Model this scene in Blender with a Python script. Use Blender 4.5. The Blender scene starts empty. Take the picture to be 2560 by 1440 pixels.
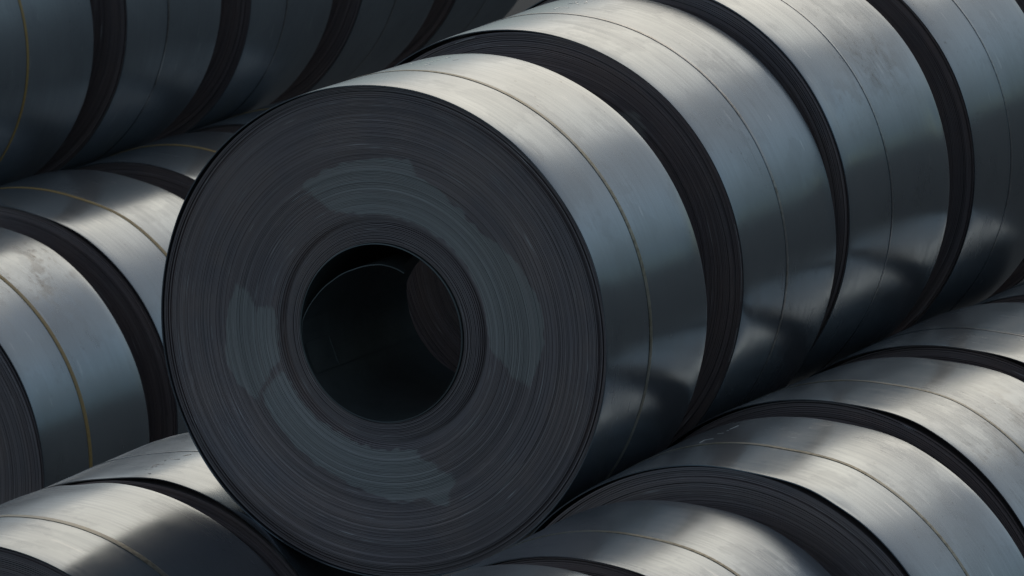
import bpy, math, random
import numpy as np
from mathutils import Vector, Matrix, Euler

S = 0.8                      # metres per coil radius
ZG = -3.351                   # ground level in coil radii
R_ = math.radians
scene = bpy.context.scene
col = scene.collection

# ------------------------------------------------------------------ camera
CAM = (8.95785, -17.88094, 4.26189)
YAW, PITCH, ROLL = -0.462581, 0.157104, -0.080958
FPX = 19481.28
def P3(x, y, z): return Vector((x * S, y * S, (z - ZG) * S))
cd = bpy.data.cameras.new('camera')
cam = bpy.data.objects.new('camera', cd); col.objects.link(cam)
_d = Vector((math.sin(YAW) * math.cos(PITCH), math.cos(YAW) * math.cos(PITCH), -math.sin(PITCH)))
_r = Vector((math.cos(YAW), -math.sin(YAW), 0)); _u = _r.cross(_d)
_c, _s = math.cos(ROLL), math.sin(ROLL)
_r, _u = _r * _c + _u * _s, _u * _c - _r * _s
M = Matrix((_r, _u, -_d)).transposed().to_4x4(); M.translation = P3(*CAM)
cam.matrix_world = M
cd.sensor_width = 36.0; cd.lens = FPX / 2560 * 36.0
cd.clip_start = 0.5; cd.clip_end = 6000
cd.dof.use_dof = True; cd.dof.aperture_fstop = 11.0
cd.dof.focus_distance = 25.3
scene.camera = cam

# ------------------------------------------------------------------ sky, sun, exposure
SUN_AZ, SUN_EL = R_(-10), R_(26)          # azimuth from +Y towards +X
w = bpy.data.worlds.new('World'); scene.world = w; w.use_nodes = True
nt = w.node_tree; N = nt.nodes; L = nt.links; N.clear()
def nd(tree, t, **k):
    n = tree.nodes.new(t)
    for a, v in k.items(): setattr(n, a, v)
    return n
out = nd(nt, 'ShaderNodeOutputWorld'); bg = nd(nt, 'ShaderNodeBackground')
sky = nd(nt, 'ShaderNodeTexSky', sky_type='NISHITA', sun_disc=False)
sky.sun_elevation = SUN_EL; sky.sun_rotation = SUN_AZ
sky.air_density = 1.3; sky.dust_density = 1.0; sky.ozone_density = 1.5
tc = nd(nt, 'ShaderNodeTexCoord')
sep = nd(nt, 'ShaderNodeSeparateXYZ'); L.new(tc.outputs['Generated'], sep.inputs[0])
def mth(tree, op, a, b=None, clamp=False):
    n = tree.nodes.new('ShaderNodeMath'); n.operation = op; n.use_clamp = clamp
    for i, v in enumerate((a, b)):
        if v is None: continue
        if isinstance(v, (int, float)): n.inputs[i].default_value = v
        else: tree.links.new(v, n.inputs[i])
    return n.outputs[0]
zz = mth(nt, 'ADD', mth(nt, 'MAXIMUM', sep.outputs[2], 0.0), 0.22)
cmb = nd(nt, 'ShaderNodeCombineXYZ')
L.new(mth(nt, 'DIVIDE', sep.outputs[0], zz), cmb.inputs[0])
L.new(mth(nt, 'DIVIDE', sep.outputs[1], zz), cmb.inputs[1])
cmb.inputs[2].default_value = 3.7
cn = nd(nt, 'ShaderNodeTexNoise'); cn.inputs['Scale'].default_value = 0.85
cn.inputs['Detail'].default_value = 5; cn.inputs['Roughness'].default_value = 0.5
L.new(cmb.outputs[0], cn.inputs['Vector'])
cr = nd(nt, 'ShaderNodeValToRGB')
cr.color_ramp.elements[0].position = 0.40; cr.color_ramp.elements[0].color = (0, 0, 0, 1)
cr.color_ramp.elements[1].position = 0.62; cr.color_ramp.elements[1].color = (.8, .8, .8, 1)
L.new(cn.outputs['Fac'], cr.inputs[0])
# cloud brightness follows the sky glow behind it, desaturated
bw = nd(nt, 'ShaderNodeRGBToBW'); L.new(sky.outputs[0], bw.inputs[0])
# thin cloud: a warm glow round the sun, cool grey elsewhere
def vscale(fac, c):
    n = nd(nt, 'ShaderNodeVectorMath', operation='SCALE'); n.inputs[0].default_value = c
    if isinstance(fac, float): n.inputs['Scale'].default_value = fac
    else: L.new(fac, n.inputs['Scale'])
    return n.outputs[0]
cc = nd(nt, 'ShaderNodeVectorMath', operation='ADD')
L.new(vscale(bw.outputs[0], (0.58, 0.525, 0.43)), cc.inputs[0]); L.new(vscale(1.25, (0.86, 0.98, 1.12)), cc.inputs[1])
mx = nd(nt, 'ShaderNodeMix', data_type='RGBA'); L.new(cr.outputs[0], mx.inputs[0])
L.new(sky.outputs[0], mx.inputs[6]); L.new(cc.outputs[0], mx.inputs[7])
# made-up cloud band round the horizon, dims the low sky in reflections
horizon_dim = nd(nt, 'ShaderNodeMapRange', interpolation_type='SMOOTHSTEP'); L.new(sep.outputs[2], horizon_dim.inputs[0])
horizon_dim.inputs[1].default_value = 0.0; horizon_dim.inputs[2].default_value = 0.34; horizon_dim.inputs[3].default_value = 0.0; horizon_dim.inputs[4].default_value = 1.0
bcol = nd(nt, 'ShaderNodeMix', data_type='RGBA'); L.new(horizon_dim.outputs[0], bcol.inputs[0])
bcol.inputs[6].default_value = (0.21, 0.35, 0.56, 1); bcol.inputs[7].default_value = (1, 1, 1, 1)
fin = nd(nt, 'ShaderNodeVectorMath', operation='MULTIPLY'); L.new(mx.outputs[2], fin.inputs[0]); L.new(bcol.outputs[2], fin.inputs[1])
L.new(fin.outputs[0], bg.inputs[0]); bg.inputs[1].default_value = 0.15
L.new(bg.outputs[0], out.inputs[0])

sl = bpy.data.lights.new('sun', 'SUN'); sl.energy = 0.5; sl.angle = R_(36); sl.color = (1.0, 0.89, 0.73)
so = bpy.data.objects.new('sun', sl); col.objects.link(so)
sd = Vector((math.sin(SUN_AZ) * math.cos(SUN_EL), math.cos(SUN_AZ) * math.cos(SUN_EL), math.sin(SUN_EL)))
so.rotation_euler = sd.to_track_quat('Z', 'Y').to_euler(); so.location = (0, 0, 30)
scene.view_settings.view_transform = 'Standard'; scene.view_settings.look = 'None'
scene.view_settings.exposure = -0.88; scene.view_settings.gamma = 1.0
scene.view_settings.use_curve_mapping = False

# ------------------------------------------------------------------ materials
def newmat(name):
    m = bpy.data.materials.new(name); m.use_nodes = True
    t = m.node_tree; b = t.nodes['Principled BSDF']
    return m, t, b
def noise(t, vec, scale, detail=2.0, rough=0.5, sc3=None, off=None):
    mp = nd(t, 'ShaderNodeMapping'); t.links.new(vec, mp.inputs['Vector'])
    if sc3: mp.inputs['Scale'].default_value = sc3
    if off is not None: t.links.new(off, mp.inputs['Location'])
    n = nd(t, 'ShaderNodeTexNoise'); n.inputs['Scale'].default_value = scale
    n.inputs['Detail'].default_value = detail; n.inputs['Roughness'].default_value = rough
    t.links.new(mp.outputs[0], n.inputs['Vector'])
    return n.outputs['Fac']
def ramp(t, fac, stops):
    r = nd(t, 'ShaderNodeValToRGB'); e = r.color_ramp.elements
    while len(e) < len(stops): e.new(0.5)
    for i, (p, c) in enumerate(stops):
        e[i].position = p; e[i].color = (*c, 1) if len(c) == 3 else c
    t.links.new(fac, r.inputs[0]); return r.outputs[0]
def remap(t, fac, a, b, lo, hi):
    n = nd(t, 'ShaderNodeMapRange'); n.inputs[1].default_value = a; n.inputs[2].default_value = b
    n.inputs[3].default_value = lo; n.inputs[4].default_value = hi
    t.links.new(fac, n.inputs[0]); return n.outputs[0]
def mixc(t, fac, a, b, mode='MIX'):
    n = nd(t, 'ShaderNodeMix', data_type='RGBA', blend_type=mode)
    for i, v in ((0, fac), (6, a), (7, b)):
        if isinstance(v, (int, float)): n.inputs[i].default_value = v
        elif isinstance(v, tuple): n.inputs[i].default_value = (*v, 1)
        else: t.links.new(v, n.inputs[i])
    return n.outputs[2]
def rand_offset(t):
    oi = nd(t, 'ShaderNodeObjectInfo'); cx = nd(t, 'ShaderNodeCombineXYZ')
    for i, k in enumerate((37.0, 91.0, 53.0)): t.links.new(mth(t, 'MULTIPLY', oi.outputs['Random'], k), cx.inputs[i])
    return cx.outputs[0], oi.outputs['Random']

def rolled_steel(name='rolled_steel', extra=0.0, share=0.26):
    m, t, b = newmat(name)
    tcn = nd(t, 'ShaderNodeTexCoord'); ob = tcn.outputs['Object']
    off, rnd = rand_offset(t)
    streak = noise(t, ob, 1.0, 3, 0.6, (2.2, 75.0, 2.2), off)       # rolling lines run round the coil
    fine = noise(t, ob, 1.0, 2, 0.6, (5.0, 260.0, 5.0), off)
    cloud = noise(t, ob, 2.6, 4, 0.55, None, off)                   # oil film
    speck = noise(t, ob, 46.0, 2, 0.6, (1, 1, 1), off)
    base = mixc(t, remap(t, cloud, 0.35, 0.7, 0, 1), (0.330, 0.372, 0.405), (0.290, 0.322, 0.350))
    base = mixc(t, remap(t, streak, 0.35, 0.7, 0, 0.22), base, (0.240, 0.268, 0.294))
    dirt = mth(t, 'MULTIPLY', remap(t, speck, 0.66, 0.74, 0, 1), remap(t, cloud, 0.5, 0.62, 0, 0.5))
    base = mixc(t, dirt, base, (0.10, 0.097, 0.094))
    at = nd(t, 'ShaderNodeAttribute', attribute_name='smudge')
    blot = noise(t, ob, 9.0, 6, 0.65, (1.0, 0.8, 1.0), off)        # smears, heavier where the sheet was handled
    grime = noise(t, ob, 34.0, 4, 0.7, (0.7, 1.6, 0.7), off)
    mask = mth(t, 'MULTIPLY', at.outputs['Fac'], mth(t, 'ADD', remap(t, blot, 0.50, 0.60, 0, 0.5), remap(t, grime, 0.56, 0.66, 0, 0.6)), True)
    base = mixc(t, mask, base, (0.12, 0.088, 0.052))
    film = remap(t, noise(t, ob, 4.2, 5, 0.62, (1, 1, 1), off), 0.53, 0.56, 0, 1)     # dried water marks with a definite rim
    base = mixc(t, mth(t, 'MULTIPLY', film, 0.07), base, (0.16, 0.165, 0.17))
    scr = remap(t, noise(t, ob, 1.0, 1, 0.4, (1.3, 34.0, 9.0), off), 0.735, 0.76, 0, 1)   # stray scratches
    base = mixc(t, mth(t, 'MULTIPLY', scr, 0.35), base, (0.50, 0.52, 0.54))
    t.links.new(base, b.inputs['Base Color'])
    b.inputs['Metallic'].default_value = 1.0
    ro = mth(t, 'ADD', remap(t, streak, 0.3, 0.75, 0.15 + extra, 0.23 + extra), remap(t, cloud, 0.4, 0.7, 0.0, 0.06))
    ro = mth(t, 'ADD', mth(t, 'ADD', ro, mth(t, 'MULTIPLY', mask, 0.2)), mth(t, 'MULTIPLY', film, 0.035))
    t.links.new(ro, b.inputs['Roughness'])
    b.inputs['Anisotropic'].default_value = 0.5; b.inputs['Anisotropic Rotation'].default_value = 0.25
    tg = nd(t, 'ShaderNodeTangent', direction_type='RADIAL', axis='Y'); t.links.new(tg.outputs[0], b.inputs['Tangent'])
    wav = noise(t, ob, 2.3, 2, 0.5, (1.0, 1.0, 1.0), off)
    bp = nd(t, 'ShaderNodeBump'); bp.inputs['Strength'].default_value = 0.5; bp.inputs['Distance'].default_value = 0.0035
    t.links.new(wav, bp.inputs['Height'])
    b2 = nd(t, 'ShaderNodeBump'); b2.inputs['Strength'].default_value = 0.05; b2.inputs['Distance'].default_value = 0.0006
    t.links.new(mth(t, 'ADD', fine, streak), b2.inputs['Height']); t.links.new(bp.outputs[0], b2.inputs['Normal'])
    t.links.new(b2.outputs[0], b.inputs['Normal'])
    # the dull, oxidised share of the surface scatters widely
    dull = t.nodes.new('ShaderNodeBsdfPrincipled'); dull.inputs['Metallic'].default_value = 1.0
    dull.inputs['Roughness'].default_value = 0.68
    t.links.new(base, dull.inputs['Base Color']); t.links.new(b2.outputs[0], dull.inputs['Normal'])
    mxs = t.nodes.new('ShaderNodeMixShader'); mxs.inputs[0].default_value = share
    t.links.new(b.outputs[0], mxs.inputs[1]); t.links.new(dull.outputs[0], mxs.inputs[2])
    t.links.new(mxs.outputs[0], t.nodes['Material Output'].inputs['Surface'])
    return m

def wound_edges():
    m, t, b = newmat('wound_edges')
    tcn = nd(t, 'ShaderNodeTexCoord'); ob = tcn.outputs['Object']
    off, rnd = rand_offset(t)
    sp = nd(t, 'ShaderNodeSeparateXYZ'); t.links.new(ob, sp.inputs[0])
    rr = mth(t, 'SQRT', mth(t, 'ADD', mth(t, 'MULTIPLY', sp.outputs[0], sp.outputs[0]), mth(t, 'MULTIPLY', sp.outputs[2], sp.outputs[2])))
    def rn(scale, detail, ang=0.0):
        cx = nd(t, 'ShaderNodeCombineXYZ'); t.links.new(mth(t, 'MULTIPLY', rr, scale), cx.inputs[0])
        if ang:
            t.links.new(mth(t, 'MULTIPLY', sp.outputs[0], ang), cx.inputs[1]); t.links.new(mth(t, 'MULTIPLY', sp.outputs[2], ang), cx.inputs[2])
        ad = nd(t, 'ShaderNodeVectorMath'); t.links.new(cx.outputs[0], ad.inputs[0]); t.links.new(off, ad.inputs[1])
        n = nd(t, 'ShaderNodeTexNoise'); n.inputs['Scale'].default_value = 1.0; n.inputs['Detail'].default_value = detail
        t.links.new(ad.outputs[0], n.inputs['Vector']); return n.outputs['Fac']
    band = rn(13.0, 2, 0.8); wrap = rn(150.0, 2, 1.2); fine = rn(420.0, 1, 2.5)
    patch = noise(t, ob, 3.2, 4, 0.6, None, off)
    c = mixc(t, remap(t, band, 0.3, 0.7, 0, 1), (0.365, 0.310, 0.306), (0.312, 0.280, 0.294))
    c = mixc(t, remap(t, patch, 0.45, 0.6, 0, 0.55), c, (0.425, 0.345, 0.320))
    c = mixc(t, remap(t, wrap, 0.5, 0.72, 0, 0.55), c, (0.12, 0.115, 0.12))
    c = mixc(t, remap(t, fine, 0.55, 0.8, 0, 0.5), c, (0.50, 0.49, 0.50))
    glint = remap(t, rn(330.0, 1, 7.0), 0.70, 0.78, 0, 0.8)        # glints painted into the colour as short light arcs on single wraps
    c = mixc(t, glint, c, (0.80, 0.80, 0.80))
    at = nd(t, 'ShaderNodeAttribute', attribute_name='stain')
    c = mixc(t, mth(t, 'MULTIPLY', at.outputs['Fac'], 0.76), c, (0.52, 0.54, 0.52))
    t.links.new(c, b.inputs['Base Color'])
    b.inputs['Metallic'].default_value = 0.6
    t.links.new(remap(t, wrap, 0.3, 0.7, 0.36, 0.5), b.inputs['Roughness'])
    bp = nd(t, 'ShaderNodeBump'); bp.inputs['Strength'].default_value = 0.24; bp.inputs['Distance'].default_value = 0.002
    t.links.new(mth(t, 'ADD', wrap, fine), bp.inputs['Height']); t.links.new(bp.outputs[0], b.inputs['Normal'])
    return m

def strap_mat(name, c1, c2, c3, rough=0.5, metal=0.3):
    m, t, b = newmat(name)
    tcn = nd(t, 'ShaderNodeTexCoord'); ob = tcn.outputs['Object']; off, rnd = rand_offset(t)
    n1 = noise(t, ob, 60.0, 3, 0.7, None, off); n2 = noise(t, ob, 5.0, 3, 0.6, None, off)
    c = mixc(t, remap(t, n1, 0.42, 0.6, 0, 1), c1, c2)
    c = mixc(t, remap(t, n2, 0.42, 0.62, 0, 0.85), c, c3)
    t.links.new(c, b.inputs['Base Color']); b.inputs['Metallic'].default_value = metal; b.inputs['Roughness'].default_value = rough
    return m
def plain(name, c, rough, metal=0.0, sc=30.0):
    m, t, b = newmat(name)
    tcn = nd(t, 'ShaderNodeTexCoord'); n1 = noise(t, tcn.outputs['Object'], sc, 3, 0.6)
    t.links.new(mixc(t, n1, tuple(v * 0.7 for v in c), tuple(min(1, v * 1.25) for v in c)), b.inputs['Base Color'])
    b.inputs['Metallic'].default_value = metal; b.inputs['Roughness'].default_value = rough
    return m
STEEL = rolled_steel(); STEEL_DULL = rolled_steel('soft_reflection_steel', 0.16, 0.6); EDGE = wound_edges()  # second steel is a rougher copy, added to blur the shaded row's reflections
STRAP = {'yellow': strap_mat('yellow_brown_strap', (0.46, 0.30, 0.085), (0.36, 0.225, 0.06), (0.42, 0.29, 0.10), 0.5, 0.0),
         'olive': strap_mat('olive_strap', (0.33, 0.305, 0.225), (0.17, 0.150, 0.105), (0.33, 0.32, 0.28), 0.42, 0.6),
         'grey': strap_mat('worn_grey_strap', (0.350, 0.350, 0.342), (0.198, 0.182, 0.160), (0.350, 0.365, 0.380), 0.34, 0.9),
         'dark': strap_mat('dark_steel_strap', (0.304, 0.327, 0.350), (0.213, 0.213, 0.213), (0.334, 0.365, 0.388), 0.28, 1.0)}
BORE = plain('oily_bore_steel', (0.15, 0.175, 0.175), 0.42, 0.6, 12.0)
CHALK = plain('chalk_white', (0.78, 0.79, 0.79), 0.36, 1.0)
INK = plain('faded_black_ink', (0.24, 0.24, 0.25), 0.4, 0.8)
SCUFF = plain('bare_scuffed_metal', (0.75, 0.75, 0.74), 0.4, 0.6)
GROUND = plain('yard_concrete', (0.10, 0.098, 0.092), 0.9, 0.0, 0.8)

# ------------------------------------------------------------------ mesh helpers
def mesh(name, verts, faces, mat, smooth=True):
    me = bpy.data.meshes.new(name)
    verts = np.asarray(verts, dtype=np.float32); faces = np.asarray(faces, dtype=np.int32)
    k = faces.shape[1]
    me.vertices.add(len(verts)); me.vertices.foreach_set('co', verts.ravel())
    me.loops.add(faces.size); me.loops.foreach_set('vertex_index', faces.ravel())
    me.polygons.add(len(faces)); me.polygons.foreach_set('loop_start', np.arange(0, faces.size, k, dtype=np.int32))
    me.polygons.foreach_set('use_smooth', np.full(len(faces), smooth))
    me.update(calc_edges=True); me.validate()
    me.materials.append(mat)
    return me
def grid_faces(nu, nv, wrap_u, base=0, flip=False):
    """verts indexed [iv*nu+iu]; u runs round the coil"""
    uu = np.arange(nu if wrap_u else nu - 1); vv = np.arange(nv - 1)
    U, V = np.meshgrid(uu, vv); U2 = (U + 1) % nu
    q = np.stack([V * nu + U, V * nu + U2, (V + 1) * nu + U2, (V + 1) * nu + U], -1).reshape(-1, 4) + base
    return q[:, ::-1] if flip else q
def link(name, me, parent=None, loc=(0, 0, 0)):
    o = bpy.data.objects.new(name, me); col.objects.link(o)
    if parent is not None: o.parent = parent
    o.location = loc
    return o
def attr(me, name, vals):
    a = me.attributes.new(name, 'FLOAT', 'POINT'); a.data.foreach_set('value', np.asarray(vals, np.float32))

class Wave:                                     # smooth periodic noise over the angle
    def __init__(s, rng, lo, hi):
        s.k = np.arange(lo, hi + 1); s.a = rng.normal(0, 1, len(s.k)) / np.sqrt(len(s.k)); s.p = rng.uniform(0, 6.28, len(s.k))
    def __call__(s, ph): return (s.a[:, None] * np.sin(s.k[:, None] * ph[None] + s.p[:, None])).sum(0)

def outer_wrap_mesh(r, wd, seed, lift=(), dents=(), notches=(), smudges=(), reflection_bulge=(), mat=None):
    """The outermost sheet of the coil: a thin closed sleeve, slightly out of true like real strip."""
    rng = np.random.default_rng(seed)
    NA = 400; ph = np.linspace(-math.pi, math.pi, NA, endpoint=False)
    e = np.array([0, .004, .012, .03, .055, .09, .14, .2, .27, .34, .41, .47])
    h = np.concatenate([e, [0.5], (1 - e)[::-1]])
    y0 = -wd / 2 + wd * h; NV = len(y0)
    wf, wb = Wave(rng, 3, 9), Wave(rng, 3, 9); wl = [Wave(rng, 2, 5) for _ in range(3)]
    ef, eb = Wave(rng, 2, 14), Wave(rng, 2, 14)
    ov = Wave(rng, 2, 3)(ph) * 0.0015
    df, db = y0 + wd / 2, wd / 2 - y0
    dr = ov[None] + 0.0009 * (np.sin(h * math.pi)[:, None] * wl[0](ph)[None] + np.sin(h * 2 * math.pi)[:, None] * wl[1](ph)[None])
    dr = dr + np.exp(-df / .05)[:, None] * 0.0015 * wf(ph)[None] + np.exp(-db / .05)[:, None] * 0.0015 * wb(ph)[None]
    dr = dr - 0.0022 * (np.exp(-df / .028) + np.exp(-db / .028))[:, None]          # edges turn in a little
    Y = np.repeat(y0[:, None], NA, 1)
    Y = Y + np.exp(-df / .05)[:, None] * 0.0012 * ef(ph)[None] + np.exp(-db / .05)[:, None] * 0.0012 * eb(ph)[None]
    for (p0, p1, amt, fade) in lift:            # sheet standing off the coil between two angles
        a = np.degrees(ph); wgt = 1 / (1 + np.exp(-(a - p0) / fade)) / (1 + np.exp((a - p1) / fade))
        dr = dr + (wgt * amt)[None]
    if reflection_bulge:                                   # bulge added to move the sheet's reflections: slightly flat, then slightly full
        a = np.degrees(ph); k = np.array([-180.0] + [q[0] for q in reflection_bulge] + [180.0]); vv = np.array([0.0] + [q[1] for q in reflection_bulge] + [0.0])
        i = np.clip(np.searchsorted(k, a) - 1, 0, len(k) - 2); u = (a - k[i]) / (k[i + 1] - k[i])
        dr = dr + (vv[i] + (vv[i + 1] - vv[i]) * (u * u * (3 - 2 * u)))[None]
    for (pd, yd, sp_, sy, amt) in dents:
        g = np.exp(-((np.degrees(ph) - pd) / sp_) ** 2)[None] * np.exp(-((y0 - yd) / sy) ** 2)[:, None]
        dr = dr - amt * g
    for (pd, side, sp_, amt) in notches:        # bitten sheet edge
        g = np.exp(-((np.degrees(ph) - pd) / sp_) ** 2)[None]
        dd = df if side < 0 else db
        Y = Y - side * amt * g * np.exp(-dd / .03)[:, None]
    Rr = (r + dr * r)
    th = 0.0042
    X, Z = Rr * np.sin(ph)[None], Rr * np.cos(ph)[None]
    Ri = Rr - th; Xi, Zi = Ri * np.sin(ph)[None], Ri * np.cos(ph)[None]
    V1 = np.stack([X, Y, Z], -1).reshape(-1, 3)
    V2 = np.stack([Xi, Y, Zi], -1).reshape(-1, 3)
    n1 = NA * NV
    fr = np.concatenate([V1[:NA], V2[:NA]]); bk = np.concatenate([V1[-NA:], V2[-NA:]])
    verts = np.concatenate([V1, V2, fr, bk])
    F = np.concatenate([grid_faces(NA, NV, True, 0, True), grid_faces(NA, NV, True, n1, False),
                        grid_faces(NA, 2, True, 2 * n1, False), grid_faces(NA, 2, True, 2 * n1 + 2 * NA, True)])
    sm = np.zeros((NV, NA))
    for (pd, yd, sp_, sy, amt, _) in smudges:
        g = np.exp(-((np.degrees(ph) - pd) / sp_) ** 2)[None] * np.exp(-((y0 - yd) / sy) ** 2)[:, None]
        sm = np.maximum(sm, amt * g)
    f = sm.reshape(-1)
    at = np.concatenate([f, f * 0, np.zeros(4 * NA)])
    verts = verts * S
    me = mesh('outer_wrap', verts, F, mat or STEEL); attr(me, 'smudge', at)
    return me, (ph, y0, Rr)

def edge_wraps_mesh(seed, nw, na, r_in=0.3628, r_out=0.9915, stains=None, depth=0.30, dish=1.0):
    """The wound edge of the strip on one end of the coil, every wrap a ring of its own (unit coil radius).
    Faces -Y; carries on as a dark cylinder under the outer sheet."""
    rng = np.random.default_rng(seed)
    ph = np.linspace(-math.pi, math.pi, na, endpoint=False)
    dr = (r_out - r_in) / nw
    y = 0.0; rows = []
    steps = rng.random(nw)
    yb = np.zeros(nw)
    for i in range(nw):
        rc = r_in + (i + .5) * dr
        if steps[i] < 0.11: y = rng.normal(0, 0.0028)
        yi = y + rng.normal(0, 0.0009)
        yi += dish * 0.034 * math.exp(-((rc - 0.450) / 0.018) ** 2)            # the hollow round the bore
        yi += dish * 0.012 * max(0, 1 - abs(rc - 0.415) / 0.05)
        if rc > 0.955: yi += 0.004 + (0.010 if rng.random() < 0.25 else 0.0)
        if rc < 0.40: yi += 0.006 * (1 if i % 3 == 0 else 0) - 0.002
        yb[i] = yi
    slow = [Wave(rng, 1, 3)(ph) for _ in range(6)]
    ecc = Wave(rng, 1, 2)(ph) * 0.0016
    for i in range(nw):
        r0 = r_in + i * dr
        wv = slow[i * 6 // nw] * 0.0012
        deep = rng.choice([0.0012, 0.0025, 0.0036, 0.009], p=[.35, .35, .22, .08])
        if r0 > 0.925 and rng.random() < 0.4: deep = 0.018
        if dish and r0 < 0.44: deep = 0.011 if i % 2 else 0.004
        g0 = 0.34 if deep > 0.01 else 0.22
        for (q, yy) in ((0.0, deep), (g0, 0.0), (0.88, 0.0)):
            fade = math.sin(min(1, max(0, (r0 - r_in) / 0.08)) * math.pi / 2) * math.sin(min(1, max(0, (r_out - r0) / 0.08)) * math.pi / 2)
            rows.append((r0 + q * dr + ecc * fade, yb[i] + yy + wv))
    rows.append((np.full(na, r_out), np.full(na, yb[-1] + 0.01)))
    rows.append((np.full(na, r_out), np.full(na, depth)))
    V = []
    for (rr, yy) in rows:
        rr = np.broadcast_to(rr, na); yy = np.broadcast_to(yy, na)
        V.append(np.stack([rr * np.sin(ph), yy, rr * np.cos(ph)], -1))
    V = np.concatenate(V)
    me = mesh('edge_wraps', V * S, grid_faces(na, len(rows), True, 0, False), EDGE, smooth=False)
    st = np.zeros(len(V))
    if stains:
        jit = Wave(rng, 20, 70); 
        a = np.arctan2(V[:, 0], V[:, 2]); rad = np.hypot(V[:, 0], V[:, 2])
        rowi = np.repeat(np.arange(len(rows)), na)
        aj = a + (rng.normal(0, 0.008, len(rows)))[rowi]           # wet edge creeps wrap by wrap
        rj = rad + jit(a) * 0.004
        px, pz = rj * np.sin(aj), rj * np.cos(aj)
        for poly in stains:
            q = np.array([(rr * math.sin(R_(d)), rr * math.cos(R_(d))) for d, rr in poly])
            ins = np.zeros(len(V), bool)
            for j in range(len(q)):
                (x1, z1), (x2, z2) = q[j], q[(j + 1) % len(q)]
                c = ((z1 > pz) != (z2 > pz)) & (px < (x2 - x1) * (pz - z1) / (z2 - z1 + 1e-12) + x1)
                ins ^= c
            st = np.maximum(st, ins)
        streak = rng.uniform(0.6, 1.0, len(rows))[rowi]
        st = st * streak
    attr(me, 'stain', st)
    return me

def tube_wall(r, wd, na=128, th=0.005, pro=0.004):
    ph = np.linspace(-math.pi, math.pi, na, endpoint=False)
    prof = [(r + th, -wd / 2 + .004), (r + th, -wd / 2 - pro), (r + .0012, -wd / 2 - pro - .0008), (r, -wd / 2 - pro), (r, wd / 2 + pro), (r + th, wd / 2 + pro), (r + th, wd / 2 - .004)]
    V = np.concatenate([np.stack([np.full(na, 1) * rr * np.sin(ph), np.full(na, yy), rr * np.cos(ph)], -1) for rr, yy in prof])
    return mesh('bore_wall', V * S, grid_faces(na, len(prof), True, 0, False), BORE, smooth=False)

def strap_mesh(surf, r, ys, width, seed, mat, th=0.0013):
    """A flat steel band lying on the outer sheet."""
    rng = np.random.default_rng(seed)
    ph, y0, Rr = surf
    yc = ys + Wave(rng, 1, 4)(ph) * 0.004
    i = np.clip(np.searchsorted(y0, yc), 0, len(y0) - 1)
    rs = Rr[i, np.arange(len(ph))]
    lo = rs + 0.0004
    prof = [(-width / 2, 0.0), (-width / 2, th), (-width / 2 + .002, th + .0003), (0, th + .0005), (width / 2 - .002, th + .0003), (width / 2, th), (width / 2, 0.0)]
    V = np.concatenate([np.stack([(lo + h) * np.sin(ph), yc + dy, (lo + h) * np.cos(ph)], -1) for dy, h in prof])
    return mesh('strap', V * S, grid_faces(len(ph), len(prof), True, 0, True), mat, smooth=False)

def stroke_mesh(name, strokes, surf, wd, mat, h=0.0010):
    """Thin written strokes lying on the outer sheet; points are (degrees round the coil, distance along it)."""
    ph, y0, Rr = surf; V = []; F = []
    for s in strokes:
        pts = []
        for (d, y) in s:
            k = int(round((math.radians(d) + math.pi) / (2 * math.pi) * len(ph))) % len(ph)
            j = int(np.clip(np.searchsorted(y0, y), 0, len(y0) - 1))
            pts.append((math.radians(d) * Rr[j, k], y, Rr[j, k] + h))
        for (a, b) in zip(pts[:-1], pts[1:]):
            dx, dy = b[0] - a[0], b[1] - a[1]; l = math.hypot(dx, dy) + 1e-9
            nx, ny = -dy / l * wd / 2, dx / l * wd / 2
            q = []
            for (p, sg) in ((a, 1), (b, 1), (b, -1), (a, -1)):
                ax, yy, rr = p[0] + sg * nx, p[1] + sg * ny, p[2]
                an = ax / rr; q.append((rr * math.sin(an), yy, rr * math.cos(an)))
            low = [(x * (1 - .0009), yy, z * (1 - .0009)) for x, yy, z in q]
            base = len(V); V += q + low
            F += [(base, base + 1, base + 2, base + 3), (base, base + 4, base + 5, base + 1), (base + 2, base + 6, base + 7, base + 3),
                  (base + 1, base + 5, base + 6, base + 2), (base, base + 3, base + 7, base + 4)]
    return mesh(name, np.array(V) * S, F, mat, smooth=False)

# ------------------------------------------------------------------ ground
gp = np.array([(-3000, -3000, 0), (3000, -3000, 0), (3000, 3000, 0), (-3000, 3000, 0)])
g = link('ground', mesh('ground', gp, [(0, 1, 2, 3)], GROUND, False)); g['kind'] = 'structure'

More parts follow.
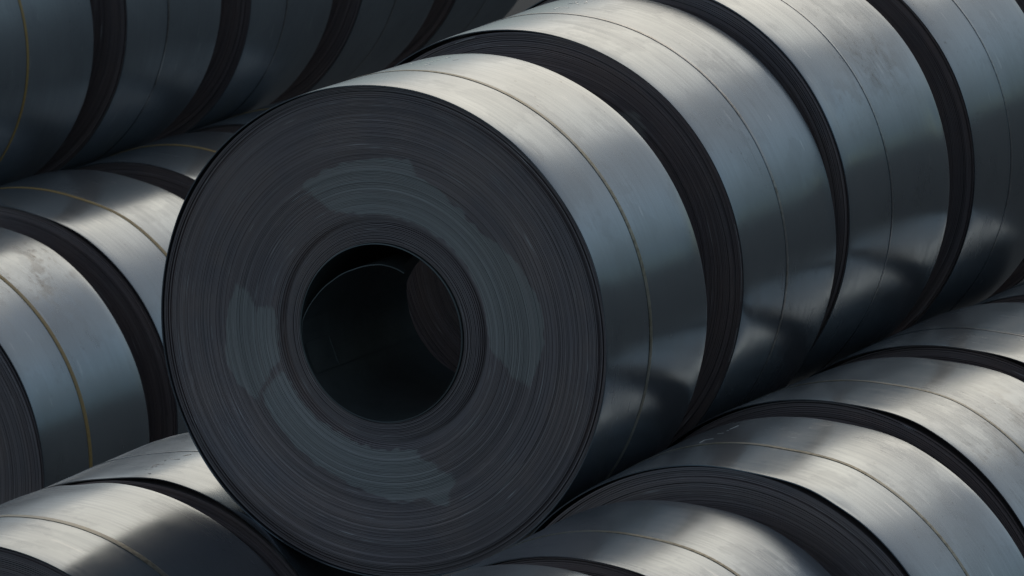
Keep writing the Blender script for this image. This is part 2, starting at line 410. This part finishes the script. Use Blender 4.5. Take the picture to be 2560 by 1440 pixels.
# ------------------------------------------------------------------ the coils
STAINS = [
 [(-27.8,.672),(-18.5,.686),(-7.3,.695),(6.0,.707),(14.5,.717),(18.4,.664),(26.8,.652),(41.1,.622),(51.6,.626),(62.9,.678),(70.8,.694),(77.6,.715),(85.8,.725),(93.4,.717),(100.1,.697),(108.6,.674),(107.3,.591),(101.3,.531),(98.7,.485),(87.3,.468),(72.7,.476),(55.5,.48),(42.2,.48),(24.1,.478),(6.5,.478),(-11.4,.49),(-18.9,.515),(-24.6,.591)],
 [(-73.0,.672),(-73.6,.619),(-81.8,.562),(-78.9,.561),(-78.3,.485),(-84.4,.474),(-95.2,.474),(-102.8,.478),(-106.4,.529),(-112.1,.614),(-114.8,.647),(-111.3,.677),(-103.7,.716),(-99.0,.725),(-91.0,.713),(-81.6,.695)],
 [(-108.4,.487),(-112.5,.478),(-119.5,.476),(-129.8,.476),(-140.8,.474),(-158.5,.472),(-172.4,.478),(166.4,.485),(164.5,.533),(159.6,.561),(159.5,.592),(155.4,.624),(155.4,.663),(159.4,.696),(161.5,.738),(165.4,.719),(167.8,.681),(177.7,.686),(-173.2,.665),(-163.6,.647),(-149.6,.636),(-137.8,.632),(-126.2,.628),(-117.6,.625),(-114.0,.613),(-110.6,.544)]]
FACE_MAIN = edge_wraps_mesh(11, 112, 420, stains=STAINS)
FACES = [edge_wraps_mesh(21 + k, 84, 220, dish=0.0 if k == 1 else 0.6, stains=([[(-60, .8), (0, .86), (70, .8), (65, .6), (0, .58), (-55, .62)]] if k == 1 else None)) for k in range(3)]
BACKS = edge_wraps_mesh(31, 30, 128)

# key: x, z, radius, yaw, pitch, front, back (in coil radii), strap colour, strap offset, strap width, label
T = {
 'A1': (-5.1678, -0.7299, 1.0000, -0.0074, -0.0158, 9.2579, 10.1801, 'olive', -0.066, 0.024, 'foremost upper coil, its whole dark wound end and open bore facing out'),
 'A2': (-5.1570, -0.6786, 0.9817, -0.0002, 0.0066, 10.5780, 11.5285, 'grey', -0.040, 0.018, 'bright coil with worn grey strap directly behind the open-bore coil'),
 'A3': (-5.1209, -0.6234, 0.9727, 0.0020, -0.0197, 11.6152, 12.7047, 'dark', -0.095, 0.012, 'upper coil with smeary drip marks beside its thin strap, third from the open bore'),
 'A4': (-5.1524, -0.6373, 0.9889, 0.0004, -0.0055, 13.0277, 14.0119, 'dark', -0.078, 0.012, 'upper coil behind the drip-marked one, cut by the photo\'s right edge'),
 'A5': (-5.1524, -0.6373, 0.9900, 0.0000, 0.0000, 14.3919, 15.4119, 'dark', -0.08, 0.024, 'rearmost upper coil, only a dark sliver of it in the top right corner'),
 'B1': (-10.6737, -2.2851, 1.0570, 0.0001, 0.0010, 14.1812, 15.2393, 'yellow', -0.077, 0.030, 'lower left coil with brown dirt smears and a yellow-brown strap'),
 'B2': (-10.6712, -2.2742, 1.0667, -0.0035, -0.0106, 15.5269, 16.6150, 'yellow', -0.070, 0.030, 'clean lower left coil with yellow strap behind the dirt-smeared one'),
 'B3': (-10.6875, -2.2965, 1.0444, -0.0002, 0.0003, 17.0789, 18.0619, 'yellow', 0.034, 0.026, 'small visible patch of coil with short yellow strap behind the open-bore coil\'s rim'),
 'B4': (-10.6875, -2.3009, 1.0400, 0.0000, 0.0000, 18.3919, 19.3919, 'yellow', 0.0, 0.026, 'shadowed coil mostly hidden at the far end of the lower left row'),
 'C1': (-6.4205, -2.3224, 1.0242, 0.0030, 0.0043, 7.9236, 9.0580, 'olive', -0.095, 0.036, 'bright coil in the bottom left corner with a speckled olive strap'),
 'C2': (-6.4206, -2.3244, 1.0250, 0.0067, 0.0071, 9.2162, 10.2162, 'dark', 0.0, 0.014, 'coil with faint printed line, tucked under the open-bore coil at left'),
 'D0': (-3.8638, -2.3277, 1.0138, -0.0004, -0.0002, 6.7144, 7.7144, 'grey', -0.07, 0.030, 'coil at bottom centre, only the top of its back rim in view'),
 'D1': (-3.8971, -2.3361, 0.9993, -0.0010, 0.0250, 8.0678, 9.0142, 'olive', -0.063, 0.020, 'lower coil under the open-bore coil\'s right side, cut by the bottom edge'),
 'D2': (-3.7960, -2.2786, 1.0671, 0.0036, 0.0130, 9.1803, 10.1119, 'olive', -0.055, 0.022, 'lower right coil with a dented front edge and dark wide wound end'),
 'D3': (-3.8563, -2.2695, 1.0707, -0.0104, -0.0191, 10.3573, 11.3970, 'olive', -0.080, 0.018, 'lower right coil with grey water stains, next behind the dented one'),
 'D4': (-3.8924, -2.2773, 1.0657, 0.0029, 0.0006, 11.7128, 12.7128, 'dark', -0.12, 0.014, 'lower right coil at the right edge behind the water-stained one'),
 'D5': (-3.8924, -2.2930, 1.0500, 0.0000, 0.0000, 13.0628, 14.0628, 'dark', -0.08, 0.024, 'shadowed coil ending the lower right row at the right edge'),
 'E1': (-11.6308, -0.4941, 0.9529, -0.0007, 0.0019, 15.9269, 16.9269, 'yellow', -0.198, 0.024, 'dark coil with yellow strap in the top left corner'),
 'E2': (-11.6201, -0.4520, 1.0072, 0.0010, -0.0035, 17.1765, 18.2163, 'dark', -0.075, 0.018, 'shaded top coil with a faint dark strap, next to the yellow-strapped corner coil'),
 'E3': (-11.6236, -0.4983, 0.9818, 0.0013, 0.0069, 18.6100, 19.5997, 'dark', -0.07, 0.014, 'shaded top coil, third along from the top left corner'),
 'E4': (-11.6237, -0.4953, 1.0099, -0.0008, -0.0022, 19.9302, 20.9207, 'dark', -0.05, 0.014, 'shaded top coil, fourth along from the top left corner'),
 'E5': (-11.6237, -0.4953, 1.0000, 0.0000, 0.0000, 21.2707, 22.2707, 'dark', -0.05, 0.014, 'darkest top coil, just left of the bright second coil\'s crown'),
}
GROUPS = {'A': 'coils in the upper row', 'B': 'coils in the lower left row', 'C': 'coils in the bottom left row', 'D': 'coils in the lower right row', 'E': 'coils in the shaded top left row'}
OPT = {
 'A1': dict(lift=[(-60, -26, 0.009, 7)], dents=[(88, -0.42, 9, .06, .004), (74, .40, 7, .05, -.003)]),
 'A2': dict(lift=[(-66, -4, 0.013, 7)], dents=[(84, .42, 8, .06, .004)]),
 'A3': dict(dents=[(76, .48, 6, .06, .004), (64, -.45, 9, .06, .003)], smudges=[(57, .15, 10, .25, .6, 1), (66, -.28, 8, .2, .45, 1)]),
 'B2': dict(reflection_bulge=[(-20, 0), (16, -.009), (36, .011), (110, 0)]),
 'B1': dict(reflection_bulge=[(-20, 0), (16, -.009), (36, .011), (110, 0)], smudges=[(37, .40, 9, .12, 1.0, 1), (42, .14, 8, .24, .8, 1), (36, -.2, 8, .25, .6, 1)], dents=[(44, .15, 5, .12, .002)]),
 'C1': dict(notches=[(-3.5, 1, 4, .035)], dents=[(-3, .5, 7, .1, .006)]),
 'C2': dict(dents=[(-9, .1, 6, .3, .003)], lift=[(-36, -14, 0.006, 5)], reflection_bulge=[(-30, 0), (-4, -.008), (14, .012), (60, 0)]),
 'D1': dict(reflection_bulge=[(-30, 0), (9, -.005), (30, .010), (100, 0)]),
 'D2': dict(reflection_bulge=[(-30, 0), (9, -.012), (30, .014), (100, 0)], dents=[(33, -.455, 5, .045, .0036)]),
 'D4': dict(reflection_bulge=[(-30, 0), (8, -.011), (29, .013), (100, 0)]),
 'D3': dict(reflection_bulge=[(-30, 0), (8, -.011), (29, .013), (100, 0)], smudges=[(46, -.30, 10, .2, .5, 1), (34, .1, 9, .3, .45, 1)]),
}
MARKS = {
 'A1': ('chalk_mark', CHALK, .0045, [[(-0.1,.09),(-0.2,.129),(0.5,.131)],[(-1.5,.16),(-1.5,.212)],[(-1.4,.246),(-1.5,.273)],[(-1.0,.315),(-1.3,.336),(-0.8,.347)],[(-6.4,.308),(-5.7,.335)],[(-8.0,.231),(-6.3,.19)],[(-6.2,.256),(-5.9,.255)],[(2.5,.254),(3.2,.276)]]),
 'A2': ('chalk_mark', CHALK, .0045, [[(-2.8,.28),(-1.5,.261)],[(0.2,.28),(1.1,.255),(0.7,.243)],[(1.0,.334),(1.2,.352)],[(-3.4,.231),(-1.7,.244),(0.2,.208)],[(-2.7,.071),(-3.1,.129),(0.2,.111)]]),
 'C2': ('printed_mark', INK, .0035, [[(4.0,-.364),(4.4,-.365)],[(4.9,-.368),(5.8,-.359)],[(4.5,-.331),(4.8,-.317)],[(4.1,-.306),(4.0,-.277)],[(4.9,-.314),(5.2,-.301)],[(4.2,-.281),(4.4,-.262)],[(4.8,-.273),(5.6,-.256)],[(3.7,-.193),(4.1,-.185)],[(3.9,-.144),(5.7,-.17),(6.8,-.156)],[(6.0,-.095),(6.3,-.069)],[(6.6,-.085),(6.8,-.058)],[(7.2,-.444),(7.8,-.442)]]),
 'D2': ('scuff', SCUFF, .005, [[(-10.7,.01),(-10.7,.059),(-8.7,.061)],[(-10.4,.172),(-8.9,.168)],[(-9.3,.217),(-9.0,.223)],[(-9.3,.248),(-9.0,.318)]]),
}
rnd = random.Random(5)
for n, (key, (x, z, r, tz, tx, f, b, scol, soff, swid, label)) in enumerate(T.items()):
    wd = b - f
    rot = Euler((tx, 0, tz))
    root = bpy.data.objects.new('steel_coil', None); col.objects.link(root)
    root.empty_display_size = 0.3
    root.rotation_euler = rot
    root.location = P3(x, (f + b) / 2, z) + rot.to_matrix() @ Vector((0, 0, -r * S))
    root['label'] = label; root['category'] = 'steel coil'; root['group'] = GROUPS[key[0]]
    c = (0, 0, r * S)
    me, surf = outer_wrap_mesh(r, wd, 100 + n, mat=STEEL_DULL if key[0] == 'E' else STEEL, **OPT.get(key, {}))
    link('outer_wrap', me, root, c)
    rec = 0.006
    fm = link('edge_wraps', FACE_MAIN if key == 'A1' else FACES[n % 3], root, (0, (-wd / 2 + rec) * S, r * S))
    fs = r * (0.99 if OPT.get(key, {}).get('reflection_bulge') else 1.0)
    fm.scale = (fs, 1, fs); fm['kind'] = 'stuff'
    if key != 'A1': fm.rotation_euler = (0, rnd.uniform(-3, 3), 0)
    bm_ = link('edge_wraps', BACKS, root, (0, (wd / 2 - rec) * S, r * S))
    bm_.scale = (fs, 1, fs); bm_.rotation_euler = (0, 0, math.pi); bm_['kind'] = 'stuff'
    link('bore_wall', tube_wall(0.3575 * r, wd), root, c)
    link('strap', strap_mesh(surf, r, soff, swid, 300 + n, STRAP[scol]), root, c)
    if key in MARKS:
        nm, mt, sw, st = MARKS[key]
        link(nm, stroke_mesh(nm, st, surf, sw, mt), root, c)['kind'] = 'stuff'
    if key == 'A2':
        # bare rubbed glints on the cut edges
        V = []; F = []
        for arc in ([(80, .9893), (84.4, .990), (88, .990), (92.3, .989), (95.7, .9865), (99.1, .987)], [(105.8, .985), (110.8, .989), (114.6, .987)], [(-14.6, .981), (-12.6, .983), (-11.4, .984), (-9.1, .985)]):
            b0 = len(V)
            for d, q in arc:
                for rr_ in (q - .0012, q + .0012): V.append((r * rr_ * math.sin(R_(d)), -wd / 2 - .001, r * rr_ * math.cos(R_(d))))
            for i in range(len(arc) - 1): F.append((b0 + 2 * i, b0 + 2 * i + 1, b0 + 2 * i + 3, b0 + 2 * i + 2))
        nb = len(V); V += [(x_, y_ + .008, z_) for x_, y_, z_ in V]; F += [tuple(q + nb for q in f_[::-1]) for f_ in F]
        link('edge_scuff', mesh('edge_scuff', np.array(V) * S, F, SCUFF, False), root, c)['kind'] = 'stuff'
    if key == 'A1':
        # innermost wrap, sprung loose from the bore
        a = np.radians(np.linspace(-92, 22, 60)); aa = np.degrees(a)
        rr = np.interp(aa, [-92, -82, -62, -44, -23, 0, 20, 34], [.3568, .3535, .316, .291, .275, .268, .25, .236])
        ys = [-wd / 2 + .004, wd / 2 - .01]
        V = [];
        tail = np.clip((aa + 30) / 50, 0, 1); tail = tail * tail * (3 - 2 * tail)      # torn off askew at its end
        for dr_ in (0, .004):
            for yy in (np.full(60, ys[0]) + tail * .05, ys[1] - tail * (wd - .09)): V.append(np.stack([(rr + dr_) * np.sin(a), yy, (rr + dr_) * np.cos(a)], -1))
        V = np.concatenate(V)
        F = np.concatenate([grid_faces(60, 2, False, 0, False), grid_faces(60, 2, False, 120, True),
                            np.stack([np.arange(59), np.arange(59) + 1, np.arange(59) + 121, np.arange(59) + 120], -1)])
        link('loose_inner_wrap', mesh('loose_inner_wrap', V * S, F, BORE, False), root, c)
        # end of the innermost sheet, cut with a step
        def bp_(d, y, rr=.3525): return (rr * math.sin(R_(d)), y, rr * math.cos(R_(d)))
        V = []; 
        for rr_ in (.3525, .3565):
            for (d0, d1, y0_, y1_) in ((-118, -97, -wd / 2 + .01, -.25), (-118, -106, -.25, wd / 2 - .01)):
                for i in range(7):
                    d = d0 + (d1 - d0) * i / 6
                    V += [bp_(d, y0_, rr_), bp_(d, y1_, rr_)]
        F = []
        for lay in (0, 28):
            for blk in (0, 14):
                for i in range(6):
                    q = lay + blk + 2 * i; F.append((q, q + 1, q + 3, q + 2))
        for blk in (0, 14): F.append((blk + 12, blk + 13, blk + 41, blk + 40))
        F.append((1, 13, 41, 29))
        link('inner_wrap_end', mesh('inner_wrap_end', np.array(V) * S, F, BORE, False), root, c)
